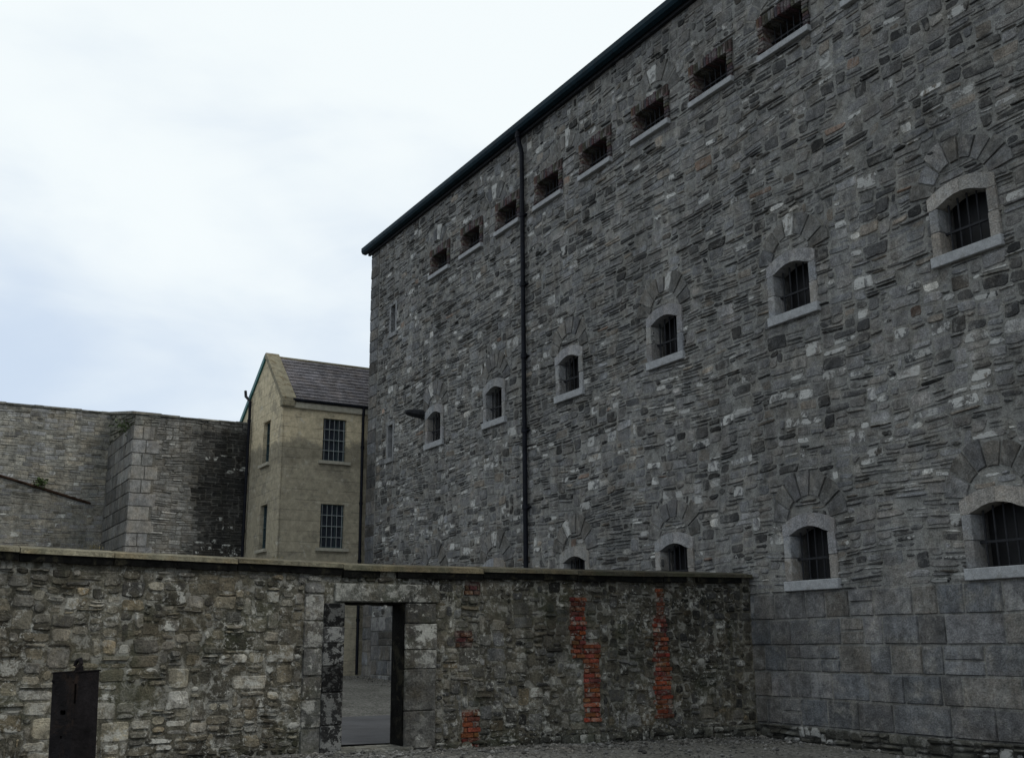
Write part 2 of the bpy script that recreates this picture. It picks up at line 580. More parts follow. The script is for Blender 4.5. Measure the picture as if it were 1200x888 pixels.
# dressed blocks below sill level
zz = 0.22
while zz < 2.25:
    hh = 0.416
    wob = lambda A, Z: Z + (.022 * mn.noise(Vector((A * .6, Z * 2, 8))) if .3 < Z < 2.2 else 0)
    a = -12.0 - rm.uniform(0, .4)
    while a < 16.62:
        w = rm.choice([.34, .45, .6, .7, .85, 1.0]) * rm.uniform(.9, 1.1)
        b = min(a + w, 16.62)
        if b > 16.3: b = 16.62
        v = rm.uniform(.105, .165) * (1.0 if a > -3 or zz > .9 else .9)
        if rm.random() < .07: v *= .6
        tint = rm.choice([(.95, 1, 1.06), (.97, 1, 1.04), (1, 1, 1), (1, 1, 1.02), (1.05, 1, .92)])
        segs = [(zz, zz + hh)] if rm.random() > .14 else [(zz, zz + hh * .5), (zz + hh * .5, zz + hh)]
        for (q0, q1) in segs:
            if zz > 1.7 and any(h0 - .1 < (a + b) / 2 < h1 + .1 for (h0, h1, _, _) in holes_cell) and q1 > 2.44:
                continue
            stone_geo(wall, F_main, ((a, wob(a, q0)), (b + rm.uniform(-.01, .01), wob(b, q0)), (b, wob(b, q1)), (a, wob(a, q1))), .006, rm.uniform(.012, .035), .02, .014,
                      (*grey(v * rm.uniform(.9, 1.1), rm, tint), rm.choice([0] * 14 + [.25])), rm, .012)
        a = b
    zz += hh
# rough dark footing
rubble(wall, lambda a, z, d: (-d - .07, a, z), -12.0, 17.28, -.6, .22, .12, .075, lambda a, z, i, j: (rm.choice([1, 2, 3]), rm.choice([1, 1, 2])),
       lambda a, z, w, h: (*grey(rm.uniform(.03, .09), rm, (1, 1, .85)), rm.choice([0, 0, 0, .6])), rm, proud=(.0, .07), cham=.03, seed=4)
# quoins at the far corner
zz = .2; k = 0
while zz < ZT - .1:
    hh = rm.uniform(.33, .42)
    if zz + hh > ZT: hh = ZT - zz
    w = .66 if k % 2 else .42
    v = rm.uniform(.12, .19) if rm.random() > .15 else .07
    stone_geo(wall, F_main, ((17.3 - w, zz), (17.3, zz), (17.3, zz + hh), (17.3 - w, zz + hh)), .006, .022, .012, .006, (*grey(v, rm), 0), rm, .01)
    if k % 2 == 0:
        stone_geo(wall, F_main, ((16.62, zz), (17.3 - w, zz), (17.3 - w, zz + hh), (16.62, zz + hh)), .006, .018, .012, .006, (*grey(v * .9, rm), 0), rm, .01)
    zz += hh; k += 1
plane_holes(wall, F_main, S0, S1, -.6, ZT, holes_main, 0.0, (.165, .165, .155, .15), 1.0)
plane_holes(wall, lambda a, z, d: (-d - .05, a, z), S0, S1, -.6, .20, [], 0.0, (.05, .05, .045, 0), 1.0)
# remaining faces of the block
wall.add([(0, S1, -.6), (13, S1, -.6), (13, S1, ZT), (0, S1, ZT)], [(0, 1, 2, 3)], (.13, .13, .125, 0))
wall.add([(0, S0, -.6), (13, S0, -.6), (13, S0, ZT), (0, S0, ZT)], [(0, 1, 2, 3)], (.13, .13, .125, 0))
wall.add([(13, S0, -.6), (13, S1, -.6), (13, S1, ZT), (13, S0, ZT)], [(0, 1, 2, 3)], (.13, .13, .125, 0))
wobj = wall.build('wall', M['main'], main, MBASE)

# roof and gutter
mb = MB()
ov = .22
mb.add([(-ov, S0 - .2, ZT + .05), (13.3, S0 - .2, ZT + .05), (13.3, S1 + .2, ZT + .05), (-ov, S1 + .2, ZT + .05), (6.5, S0 + 5, ZT + 3.4), (6.5, S1 - 6, ZT + 3.4)],
       [(0, 3, 5, 4), (1, 4, 5, 2), (0, 4, 1), (3, 2, 5), (0, 1, 2, 3)], (.07, .07, .08, 0))
mb.build('roof', M['slate'], main, MBASE)
mb = MB()
mb.box(-.10, -.02, S0 - .1, S1 + .12, ZT - .10, ZT + .04, (.05, .05, .05, 0))
mb.build('soffit_board', M['iron'], main, MBASE)
mb = MB()
prof = [(-.30, .14), (-.30, .02), (-.26, -.05), (-.16, -.075), (-.10, -.05), (-.10, .12), (-.115, .12), (-.115, -.03), (-.17, -.05), (-.25, -.03), (-.285, .02), (-.285, .14)]
for y in (S0 - .2, S1 + .25):
    mb.v += [(x, y, ZT + z + .03) for x, z in prof]; mb.c += [(0, 0, 0, 0)] * len(prof)
m_ = len(prof)
mb.f += [(k, (k + 1) % m_, m_ + (k + 1) % m_, m_ + k) for k in range(m_)] + [tuple(range(m_)), tuple(range(m_, 2 * m_))]
mb.build('gutter', M['gutter'], main, MBASE)
mb = MB()
sp = 7.35
mb.tube([(-.20, sp, ZT), (-.20, sp, ZT - .22), (-.17, sp, ZT - .34), (-.12, sp, ZT - .48), (-.10, sp, ZT - .60), (-.10, sp, ZT - 1.2), (-.10, sp, .25)], .058, 14)
for z in np.arange(.9, ZT - .6, 1.83):
    mb.tube([(-.10, sp, z), (-.10, sp, z + .11)], .078, 14)
    mb.box(-.10, .02, sp - .12, sp + .12, z + .03, z + .07)
mb.tube([(-.20, sp, ZT - .2), (-.20, sp, ZT - .1)], .078, 14)
mb.build('downpipe', M['pipe'], main, MBASE, smooth=False)
# dark stub of stone sticking out beside the mid-row window
mb = MB()
b0 = (0.02, 13.2, 7.93)
pr = [(.02, .17, .15), (-.25, .16, .12), (-.48, .13, .08), (-.56, .08, .05)]
vs = []
for x, hy, hz in pr:
    for k in range(8):
        t = 2 * math.pi * (k + .5) / 8
        rr = rm.uniform(.9, 1.12)
        vs.append((x, b0[1] + math.cos(t) * hy * rr, b0[2] + math.sin(t) * hz * rr + x * -.05))
fs = [(i * 8 + k, i * 8 + (k + 1) % 8, (i + 1) * 8 + (k + 1) % 8, (i + 1) * 8 + k) for i in range(3) for k in range(8)] + [tuple(24 + k for k in range(8))]
mb.add(vs, fs, (.03, .03, .03, 0))
o = mb.build('stone_bracket', M['iron'], main, MBASE)
o['label'] = 'dark stone stub sticking out of the wall'


# --- cell window (origin at centre of the opening's foot, on the wall face)
def make_cell_window(r, seed):
    mb = MB()
    hw, ow = .41, .57
    zs, rise = .73, .13
    N = 10
    d = -.055      # proud of the wall (x = -d outward)
    # jambs, arched head as a strip of quads, with depth to x = .45
    out = -.05; inn = .24
    def P(y, z, x): return (x, y, z)
    for sgn in (-1, 1):
        ya, yb = sorted((sgn * hw, sgn * ow))
        # two blocks per jamb
        for (q0, q1) in ((-.0, .37), (.375, zs)):
            v = r.uniform(.22, .31); mb.box(out + r.uniform(-.008, .008), inn, ya, yb + r.uniform(-.01, .01), q0, q1, (*grey(v, r), r.choice([0, 0, .5])), ch=.010)
    for k in range(N):
        t0, t1 = -1 + 2 * k / N, -1 + 2 * (k + 1) / N
        gapk = .006 if k == N // 2 else 0
        y0, y1 = t0 * ow, t1 * ow
        def zi(y):
            t = max(-1, min(1, y / hw)); return zs + rise * (1 - t * t) * 1.0
        def zo(y):
            t = y / ow; return zs + .19 + (rise + .02) * (1 - t * t)
        a = [P(y0 + gapk, zi(y0), out), P(y1, zi(y1), out), P(y1, zo(y1), out), P(y0 + gapk, zo(y0), out)]
        b = [P(y0 + gapk, zi(y0), inn), P(y1, zi(y1), inn), P(y1, zo(y1), inn), P(y0 + gapk, zo(y0), inn)]
        if k in (0, N // 2): hc = (*grey(r.uniform(.23, .34), r), r.choice([0, 0, .5]))
        mb.add(a + b, [(0, 1, 2, 3), (4, 5, 6, 7), (0, 1, 5, 4), (3, 2, 6, 7), (0, 3, 7, 4), (1, 2, 6, 5)], hc)
    # inner reveal tunnel
    for sgn in (-1, 1):
        mb.add([(inn - .01, sgn * (hw + .012), -.05), (.40, sgn * (hw + .03), -.05), (.40, sgn * (hw + .03), .95), (inn - .01, sgn * (hw + .012), .95)], [(0, 1, 2, 3)])
    mb.add([(.02, -.45, -.012), (.40, -.45, -.012), (.40, .45, -.012), (.02, .45, -.012)], [(0, 1, 2, 3)])
    mb.add([(.22, -.45, .94), (.40, -.45, .94), (.40, .45, .94), (.22, .45, .94)], [(0, 1, 2, 3)])
    w = mb.build('window', M['dressed'], main, (0, 0, 0))
    mb = MB(); mb.box(-.085, .10, -.59, .59, -.165, -.004, ch=.01)
    mb.build('sill', M['granite_pale'], w)
    mb = MB()
    for k in range(5):
        y = -.32 + .16 * k
        mb.tube([(.11, y, -.01), (.11, y, zs + rise + .02)], .015, 8)
    mb.box(.092, .128, -.42, .42, .33, .365)
    mb.build('bars', M['iron'], w)
    mb = MB(); mb.add([(.36, -.46, -.05), (.36, .46, -.05), (.36, .46, .96), (.36, -.46, .96)], [(0, 1, 2, 3)])
    mb.build('pane_or_dark_back', M['void'], w)  # dark sheet closing the recess, painted as the unlit cell
    return w


def make_ring(parent, zc, seed, r_in=.46, r_out=.84, hi=None, mat=None):
    r = random.Random(seed)
    mb = MB()
    nst = r.choice([7, 7, 8])
    angs = [math.radians(6)]
    for k in range(nst):
        angs.append(angs[-1] + r.uniform(.8, 1.2))
    s = (math.radians(174) - angs[0]) / (angs[-1] - angs[0])
    angs = [angs[0] + (x - angs[0]) * s for x in angs]
    whit = r.choice([2, 3, 4, -1, -1, -1, -1])
    for k in range(nst):
        t0, t1 = angs[k] + .02, angs[k + 1] - .02
        ro = r_out * r.uniform(.9, 1.1); ri = r_in * r.uniform(.95, 1.04)
        v = r.uniform(.10, .18)
        tint = r.choice([(1, .99, .95), (1.03, .99, .92), (.98, 1, 1.04), (1, 1, 1)])
        col = (*grey(v, r, tint), 0)
        if k == whit: col = (.25, .25, .24, .8)
        pts = []
        for (rr, tt) in ((ri, t0), (ro, t0), (ro * 1.02, (t0 + t1) / 2), (ro, t1), (ri, t1), (ri, (t0 + t1) / 2)):
            pts.append((math.cos(tt) * rr, math.sin(tt) * rr))
        cx = sum(p[0] for p in pts) / 6; cy = sum(p[1] for p in pts) / 6
        d = r.uniform(.022, .04)
        vs = [(.02, p[0], p[1] + zc) for p in pts]
        vs += [(-d + r.uniform(-.006, .006), cx + (p[0] - cx) * .93, cy + (p[1] - cy) * .94 + zc) for p in pts]
        vs.append((-d - r.uniform(0, .008), cx, cy + zc))
        fs = [(q, (q + 1) % 6, 6 + (q + 1) % 6, 6 + q) for q in range(6)] + [(6 + q, 6 + (q + 1) % 6, 12) for q in range(6)]
        mb.add(vs, fs, col)
    return mb.build('relieving_arch', M['main'], parent)


rw = random.Random(77)
allw = []
for c, zw in [(c, 7.0) for c in cell_mid] + [(c, 2.485) for c in cell_low]:
    wn = make_cell_window(rw, 1)
    wn.location = (0, c - 2.6, zw)
    allw.append(wn)
for i, wn in enumerate(allw):
    make_ring(wn, .90, 100 + i)


# --- top row: small window in a brick surround
def make_top_window(r):
    mb = MB()
    Ft = lambda a, z, d: (-d, a, z)
    bc = lambda q: (*[v * q.uniform(.7, 1.2) for v in (.070, .050, .048)], .15 if q.random() < .2 else 0)
    for sgn in (-1, 1):
        z = -.02
        while z < .58:
            ya, yb = sorted((sgn * .49, sgn * (.49 + (.15 if int(z * 100) % 2 else .13))))
            c = bc(r)
            mb.box(-.03 - r.uniform(0, .02), .40, ya, yb + (r.uniform(-.02, .02) if sgn > 0 else 0), z + .006, z + .070, c, ch=.006)
            z += .076
    y = -.63
    while y < .60:
        c = bc(r)
        mb.box(-.03 - r.uniform(0, .02), .40, y + .006, y + .075, .57, .78 + r.uniform(-.015, .02), c, ch=.006)
        y += .0805
    mb.add([(.005, -.6, -.06), (.005, -.47, -.06), (.005, -.47, .8), (.005, -.6, .8)], [(0, 1, 2, 3)], (.12, .12, .12, 0))
    for sgn in (-1, 1):
        mb.add([(-.002, sgn * .49, -.05), (-.002, sgn * .66, -.05), (-.002, sgn * .66, .82), (-.002, sgn * .49, .82)], [(0, 1, 2, 3)], (.13, .125, .12, 0))
        mb.add([(0, sgn * .492, -.05), (.72, sgn * .492, -.05), (.72, sgn * .492, .6), (0, sgn * .492, .6)], [(0, 1, 2, 3)], (.09, .06, .055, 0))
    mb.add([(-.002, -.66, .575), (-.002, .66, .575), (-.002, .66, .82), (-.002, -.66, .82)], [(0, 1, 2, 3)], (.13, .125, .12, 0))
    mb.add([(.38, -.5, .571), (.38, .5, .571), (.72, .5, .571), (.72, -.5, .571)], [(0, 1, 2, 3)], (.09, .06, .055, 0))
    mb.add([(.02, -.5, -.014), (.02, .5, -.014), (.72, .5, -.014), (.72, -.5, -.014)], [(0, 1, 2, 3)], (.12, .12, .12, 0))
    w = mb.build('brick_window', M['main'], main, (0, 0, 0))
    mb = MB(); mb.box(-.10, .10, -.64, .64, -.125, -.006, ch=.008)
    mb.build('sill', M['granite_pale'], w)
    mb = MB()
    for k in range(6):
        yy = -.40 + .16 * k
        mb.tube([(.18, yy, -.01), (.18, yy, .575)], .013, 8)
    mb.box(.165, .195, -.49, .49, .27, .30)
    mb.build('bars', M['iron'], w)
    mb = MB(); mb.add([(.45, -.5, -.05), (.45, .5, -.05), (.45, .5, .62), (.45, -.5, .62)], [(0, 1, 2, 3)])
    mb.build('pane_or_dark_back', M['void'], w)  # dark sheet painted as the unlit interior, no glass
    return w


protot = make_top_window(rw)
protot.location = (0, top_c[0] - 2.6, 11.98)
for c in top_c[1:]:
    child_copy(protot, main, (0, c - 2.6, 11.98))
# half-buried arches of the first windows, cut by the later brick ones
for i, c in enumerate(cell_mid[:-1]):
    o = make_ring(main, 0, 300 + i)
    o.name = 'blocked_arch'
    o.location = (.018, c - 2.6, 12.54)

# slit windows near the far corner
for i, (c, a, b) in enumerate(slits):
    mb = MB()
    mb.box(-.03, .35, c - .28, c - .17, a, b, ch=.006)
    mb.box(-.03, .35, c + .17, c + .28, a, b, ch=.006)
    mb.box(-.033, .35, c - .28, c + .28, b + .002, b + .12, ch=.006)
    w = mb.build('slit_window', M['granite'], main, (0, 2.6, 0))
    mb = MB(); mb.box(-.07, .1, c - .32, c + .32, a - .14, a - .002, ch=.006)
    mb.build('sill', M['granite'], w, (0, 2.6, 0))
    mb = MB(); mb.add([(.14, c - .18, a - .05), (.14, c + .18, a - .05), (.14, c + .18, b + .05), (.14, c - .18, b + .05)], [(0, 1, 2, 3)])
    mb.build('pane_or_dark_back', M['void'], w, (0, 2.6, 0))  # black sheet in place of the dark behind the slit

# ------------------------------------------------------------------ ground
def gz(s, u):
    z = .034 * min(max(s, 0), 40) + .02 * max(min(s, 0), -5)
    z += .02 * min(max(u, 0), 8) * (1 if s < 0 else max(0, 1 - s / 6))
    return z


def lines(lo, hi, f0, f1, fine):
    L = [lo, lo / 2, lo / 4, lo / 8]
    k = f0
    while k < f1:
        L.append(k); k += fine
    L += [f1, hi / 8, hi / 4, hi / 2, hi]
    return sorted(set(round(v, 4) for v in L))


xs = lines(-600, 600, -34, 16, .25)
ys = lines(-600, 600, -18, 42, .25)
mb = MB()
idx = {}
for jx, x in enumerate(xs):
    for jy, y in enumerate(ys):
        z = gz(y, -x)
        if abs(x) < 40 and abs(y) < 50:
            z += mn.noise(Vector((x * .8, y * .8, 0))) * .02 + mn.noise(Vector((x * 3, y * 3, 5))) * .008
        mb.v.append((x, y, z)); mb.c.append((.1, .1, .1, 0))
ny = len(ys)
for a in range(len(xs) - 1):
    for b in range(ny - 1):
        mb.f.append((a * ny + b, (a + 1) * ny + b, (a + 1) * ny + b + 1, a * ny + b + 1))
tag(mb.build('ground', M['gravel'], None, (0, 0, 0), smooth=True), kind='structure')
# asphalt path behind the yard wall
mb = MB()
px = [-30 + .5 * k for k in range(58)] + [-1.2, -.75]
py = [.6 + .3 * k for k in range(17)]
for x in px:
    for y in py:
        mb.v.append((x, y + .12 * mn.noise(Vector((x, 0, 0))), gz(y, -x) + .035)); mb.c.append((0, 0, 0, 0))
for a in range(len(px) - 1):
    for b in range(len(py) - 1):
        mb.f.append((a * 17 + b, (a + 1) * 17 + b, (a + 1) * 17 + b + 1, a * 17 + b + 1))
tag(mb.build('path', M['asphalt'], None, (0, 0, 0), smooth=True), kind='structure')
# loose stones along the foot of the walls
mb = MB()
rg = random.Random(3)
for k in range(9000):
    if k % 3 == 0:
        u = .1 + abs(rg.gauss(0, .5)); s = rg.uniform(-9, 17)
    elif k % 3 == 1:
        s = -.1 - abs(rg.gauss(0, .7)); u = rg.uniform(0, 13)
    else:
        s = rg.uniform(-7, 0); u = rg.uniform(0, 13)
    if s > 0 and s < .5: continue
    rr = rg.uniform(.008, .022) if rg.random() < .95 else rg.uniform(.03, .05)
    x, y, z = -u, s, gz(s, u) + rr * .3
    v = rg.uniform(.06, .26)
    vs = [(x + rr * rg.uniform(.7, 1.4) * dx, y + rr * rg.uniform(.7, 1.4) * dy, z + rr * rg.uniform(.5, .9) * dz)
          for dx, dy, dz in ((1, 0, 0), (0, 1, 0), (-1, 0, 0), (0, -1, 0), (0, 0, 1), (0, 0, -1))]
    mb.add(vs, [(0, 1, 4), (1, 2, 4), (2, 3, 4), (3, 0, 4), (1, 0, 5), (2, 1, 5), (3, 2, 5), (0, 3, 5)], (v, v * .98, v * .93, 0))
tag(mb.build('gravel', M['rear'], None, (0, 0, 0)), 'loose grey pebbles scattered along the foot of the walls', 'gravel', kind='stuff')

# ------------------------------------------------------------------ yard wall with doorway
ry = random.Random(21)
yard = thing('yard_wall', (-6, .2, 0), 'low rubble wall with stone doorway and orange brick strips, joining the cell block', 'wall')
YB = (-6, .2, 0)
UE = 17.0
TH = .40
F_y = lambda a, z, d: (-a, -d, z)


def ytop(u):
    pts = [(0, 2.65), (3.8, 2.62), (7.1, 2.61), (8.7, 2.64), (10.3, 2.67), (11.8, 2.70), (17, 2.74)]
    for (a, b), (c, d) in zip(pts, pts[1:]):
        if u <= c:
            return b + (d - b) * max(0, (u - a)) / (c - a)
    return 2.74


DOOR = (6.50, 7.42, -.5, 2.10)
res_y = [(6.02, 7.98, -.5, 2.36), (3.46, 3.74, 1.30, 2.22), (3.20, 3.50, .38, 1.58), (1.88, 2.14, .38, 2.38), (1.78, 1.9, .38, 1.45), (5.3, 5.6, -.1, .62), (5.28, 5.56, 2.22, 2.42), (5.42, 5.72, 1.48, 1.72)]


def size_y(a, z, i, j):
    q = ry.random()
    if a > 8:
        h = ry.choice([1, 1, 2, 2, 3, 3, 4]); w = max(h, ry.choice([2, 3, 3, 4, 5, 6]))
        if q < .07: h, w = ry.choice([5, 6]), ry.choice([5, 6, 7])
    elif a > 4:
        h = ry.choice([1, 2, 2, 3, 4]); w = ry.choice([2, 2, 3, 4, 5])
        if q < .14: h, w = ry.choice([4, 5, 6]), ry.choice([4, 5, 6, 7])
    else:
        h = ry.choice([1, 2, 2, 3, 3, 4]); w = ry.choice([2, 3, 3, 4])
        if z < .8 and q < .2: h, w = 5, 5
    if z < .2: h, w = ry.choice([1, 2]), ry.choice([1, 2, 3])
    return w, h


def col_y(a, z, w, h):
    k = mn.noise(Vector((a * .5, z * .8, 2.2)))
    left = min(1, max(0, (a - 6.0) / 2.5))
    base = .095 + .066 * left + .035 * k  # tone falls toward the cell block: dirt, with the block's soft shade painted in
    v = base * ry.uniform(.55, 1.35)
    q = ry.random()
    if q < .15: v *= .38
    elif q < .27: v *= 1.55
    brown = (1.12, 1.01, .76)
    grey_ = (1, 1, .97)
    t = min(1, ry.random() * .9 + .35 * left)
    tint = tuple(brown[i] * t + grey_[i] * (1 - t) for i in range(3))
    if ry.random() < .03 + .015 * left: tint = (1.25, 1.04, .70); v = max(v, .085)
    lime = 0
    lowish = max(0, 1 - abs(z - .8) / 1.1)
    if ry.random() < .14 + .5 * lowish * (1 if a > 7.8 or 3.0 < a < 4.8 else .3):
        lime = ry.uniform(.4, 1)
    if 3.8 < a < 5.3 and .5 < z < 1.7 and w * h > .03: v = max(v, .12) * 1.15
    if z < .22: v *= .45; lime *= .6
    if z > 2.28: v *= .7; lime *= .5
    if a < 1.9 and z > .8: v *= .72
    return (v * tint[0], v * tint[1], v * tint[2], lime)


yw = MB()
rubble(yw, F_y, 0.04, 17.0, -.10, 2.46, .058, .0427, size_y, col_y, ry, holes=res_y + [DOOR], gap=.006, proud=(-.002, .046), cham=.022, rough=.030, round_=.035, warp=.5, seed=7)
plane_holes(yw, F_y, 0.02, UE, -.4, 2.60, [DOOR], 0.0, (.085, .079, .060, .35), .8)
# footing ledge
rubble(yw, lambda a, z, d: (-a, -d - .05, z), .12, 6.0, -.15, .20, .10, .07, lambda a, z, i, j: (ry.choice([1, 2, 3]), ry.choice([1, 2])),
       lambda a, z, w, h: (*grey(ry.uniform(.03, .10), ry, (1, 1, .85)), ry.choice([0, 0, .7])), ry, proud=(-.02, .06), cham=.03, seed=8)
# back face and ends
F_yb = lambda a, z, d: (-a, TH + d, z)
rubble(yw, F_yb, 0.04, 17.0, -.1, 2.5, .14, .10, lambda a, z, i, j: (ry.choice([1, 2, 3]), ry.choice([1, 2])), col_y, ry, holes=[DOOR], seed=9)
plane_holes(yw, F_yb, 0.02, UE, -.4, 2.60, [DOOR], 0.0, (.085, .08, .065, .2), 2)
yw.add([(-UE, 0, -.4), (-UE, TH, -.4), (-UE, TH, 2.6), (-UE, 0, 2.6)], [(0, 1, 2, 3)], (.1, .09, .07, 0))
# stone infill between tall door-edge stones (left, big squared blocks)
zb = .05
while zb < 2.36:
    hh = ry.choice([.3, .36, .42])
    if zb + hh > 2.30: hh = 2.36 - zb
    v = ry.uniform(.08, .14)
    stone_geo(yw, F_y, ((7.70, zb), (7.99, zb), (7.99, zb + hh), (7.70, zb + hh)), .006, .03, .012, .008, (*grey(v, ry, (1.02, 1, .93)), ry.choice([0, .6])), ry, .015)
    zb += hh
yobj = yw.build('wall', M['yard'], yard, YB)

# brick strips
oc = lambda q: (*[v * q.uniform(.7, 1.25) for v in ((.215, .062, .032) if q.random() > .3 else (.12, .042, .028))], q.choice([0, 0, 0, .35, .8]))
dc = lambda q: (*[v * q.uniform(.7, 1.25) for v in (.085, .038, .028)], q.choice([0, 0, .3]))
for k, (a0, a1, z0, z1, cf, rag) in enumerate([(3.45, 3.73, 1.50, 2.22, oc, 0), (3.20, 3.49, .36, 1.54, oc, 0), (1.91, 2.06, 1.95, 2.38, oc, 0), (1.87, 2.13, 1.40, 1.96, oc, 0), (1.82, 2.13, .36, 1.41, oc, 1),
                                                (5.31, 5.59, .02, .62, oc, 0), (5.29, 5.55, 2.22, 2.42, dc, 0), (5.43, 5.71, 1.48, 1.72, dc, 0), (3.50, 3.70, 1.30, 1.52, oc, 0)]):
    mb = MB()
    bricks(mb, F_y, a0, a1, z0, z1, ry, bw=.13 if a1 - a0 < .28 else .2, bh=.072, proud=.036, cols=cf, ragged=rag)
    bk = (.10, .040, .026, .5) if cf is oc else (.05, .03, .025, .2)
    mb.add([F_y(a0, z0, .006), F_y(a1, z0, .006), F_y(a1, z1, .006), F_y(a0, z1, .006)], [(0, 1, 2, 3)], bk)
    mb.build('brick_patch', M['brick'], yard, YB)

# doorway surround
mb = MB()
mb.box(-7.56, -5.98, -.055, TH, 2.105, 2.352, (.13, .13, .115, .5), ch=.012)
mb.build('lintel', M['yard'], yard, YB)
dj = MB(); z = .14
for hh, v, l in ((.50, .11, .2), (.56, .12, .2), (.26, .15, .6), (.36, .15, .9), (.276, .09, 0)):
    dj.box(-6.50, -6.02 + ry.uniform(-.04, .03), -.048 - ry.uniform(0, .012), TH, z, z + hh - .008, (v, v * .97, v * .88, l), ch=.012)
    z += hh
dj.build('door_jamb', M['yard'], yard, YB)
dj = MB(); z = .10
for hh, v, l in ((.40, .025, .8), (.42, .03, .55), (.34, .006, .25), (.30, .015, .75), (.22, .06, 1.0), (.31, .006, .4)):
    dj.box(-7.71, -7.415, -.05 - ry.uniform(0, .012), TH, z, z + hh - .008, (v, v, v * .97, l), ch=.012)
    z += hh
o = dj.build('door_jamb', M['blackjamb'], yard, YB)
o['label'] = 'door jamb of blocks painted black and flaking'
mb = MB()
mb.box(-7.5, -6.4, -.16, TH + .03, .0, .175, (.13, .13, .115, .3), ch=.02)
mb.build('threshold', M['yard'], yard, YB)
# black panel added over the right reveal to paint it dark, strip under the lintel
mb = MB()
mb.box(-6.515, -6.485, .0, TH + .005, .18, 2.10)
mb.box(-7.41, -6.515, .03, .14, 2.075, 2.10)
mb.build('dark_reveal_panel', M['tar'], yard, YB)

# coping: slabs in lengths over a black band
cp, tb = MB(), MB()
a = .02
while a < UE:
    b = min(a + ry.uniform(1.0, 2.2), UE)
    za, zb_ = ytop(a), ytop(b)
    y0 = -.10 + ry.uniform(-.008, .008); y1 = TH + .08
    th = .062 + .02 * ry.random()
    dz = ry.uniform(-.006, .006)
    nn = 8
    q_ = min(1, max(0, (a - 2) / 7)); vv_ = (.05 + .12 * q_) * ry.uniform(.8, 1.2); cc_ = (vv_ * 1.03, vv_ * .94, vv_ * .66, 0)
    for k in range(nn):
        aa = a + (b - a - .012) * k / nn; bb = a + (b - a - .012) * (k + 1) / nn
        j0 = mn.noise(Vector((aa * 3, 0, 1))) * .012; j1 = mn.noise(Vector((bb * 3, 0, 1))) * .012
        zA = ytop(aa) + dz; zB = ytop(bb) + dz
        vs = [(-aa, y0 + j0, zA - th), (-bb, y0 + j1, zB - th), (-bb, y1, zB - th), (-aa, y1, zA - th),
              (-aa, y0 + j0 + .015, zA - .012), (-bb, y0 + j1 + .015, zB - .012), (-bb, TH / 2, zB + .035), (-aa, TH / 2, zA + .035), (-bb, y1, zB - .01), (-aa, y1, zA - .01)]
        cp.add(vs, [(0, 1, 2, 3), (0, 1, 5, 4), (4, 5, 6, 7), (7, 6, 8, 9), (2, 3, 9, 8), (0, 4, 7, 9, 3), (1, 5, 6, 8, 2)], cc_)
        if ry.random() > .06:
            lo = .09 + .012 * mn.noise(Vector((aa * 2, 0, 4)))
            tb.box(-bb, -aa, -.075 + j0, TH + .05, min(zA, zB) - th - lo, min(zA, zB) - th - .001)
    a = b
cp.build('coping', M['copstone'], yard, YB)
tb.build('bitumen_band', M['tar'], yard, YB)

# ------------------------------------------------------------------ rear boundary wall with pier
rb = random.Random(31)
rear = thing('boundary_wall', (-6.5, 21, .6), 'tall grey perimeter wall with squared quoin pier, rising behind the yard wall', 'wall')
RB = (-6.5, 21, .6)
F_r = lambda a, z, d: (-a, 21 - d, z)
F_p = lambda a, z, d: (-6.52 - d, a, z)
F_l = lambda a, z, d: (-a, 25.3 - d, z)


def size_r(a, z, i, j):
    return rb.choice([2, 2, 3, 4, 5]), rb.choice([1, 1, 1, 2, 2])


def col_rr(a, z, w, h):
    # black growth over the stones next to the house
    k = mn.noise(Vector((a * .6, z * .5, 6.0)))
    dark = min(1, max(0, (4.9 - a) / .9 + k * 1.2)) * (1 if z < 8.4 else .35)
    v = rb.uniform(.14, .25) * (1 - .87 * dark)
    if rb.random() < .12: v *= 1.5
    lime = .9 if z < 4.75 and rb.random() < .5 else (.7 if rb.random() < .05 else 0)
    return (*grey(v, rb, (1.02, 1, .93)), lime)


def col_rl(a, z, w, h):
    v = rb.uniform(.22, .31)
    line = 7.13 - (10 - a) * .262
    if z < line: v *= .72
    if rb.random() < .09: v *= .55
    return (*grey(v, rb, rb.choice([(1.03, 1, .88), (1.05, 1, .85), (1, 1, .97)])), rb.choice([0] * 14 + [.8]))


rwm = MB()
rubble(rwm, F_r, -3.0, 5.75, -.2, 8.76, .10, .0747, size_r, col_rr, rb, seed=12, gap=.008, proud=(.0, .035))
plane_holes(rwm, F_r, 4.4, 6.5, -.4, 8.76, [], 0, (.12, .115, .1, .1), 1)
plane_holes(rwm, F_r, -3, 4.4, -.4, 8.76, [], 0, (.055, .053, .048, .1), 1)
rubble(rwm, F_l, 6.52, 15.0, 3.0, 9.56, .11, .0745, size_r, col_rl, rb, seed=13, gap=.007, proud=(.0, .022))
plane_holes(rwm, F_l, 6.4, 60, -.4, 9.56, [], 0, (.19, .185, .16, .1), 2)
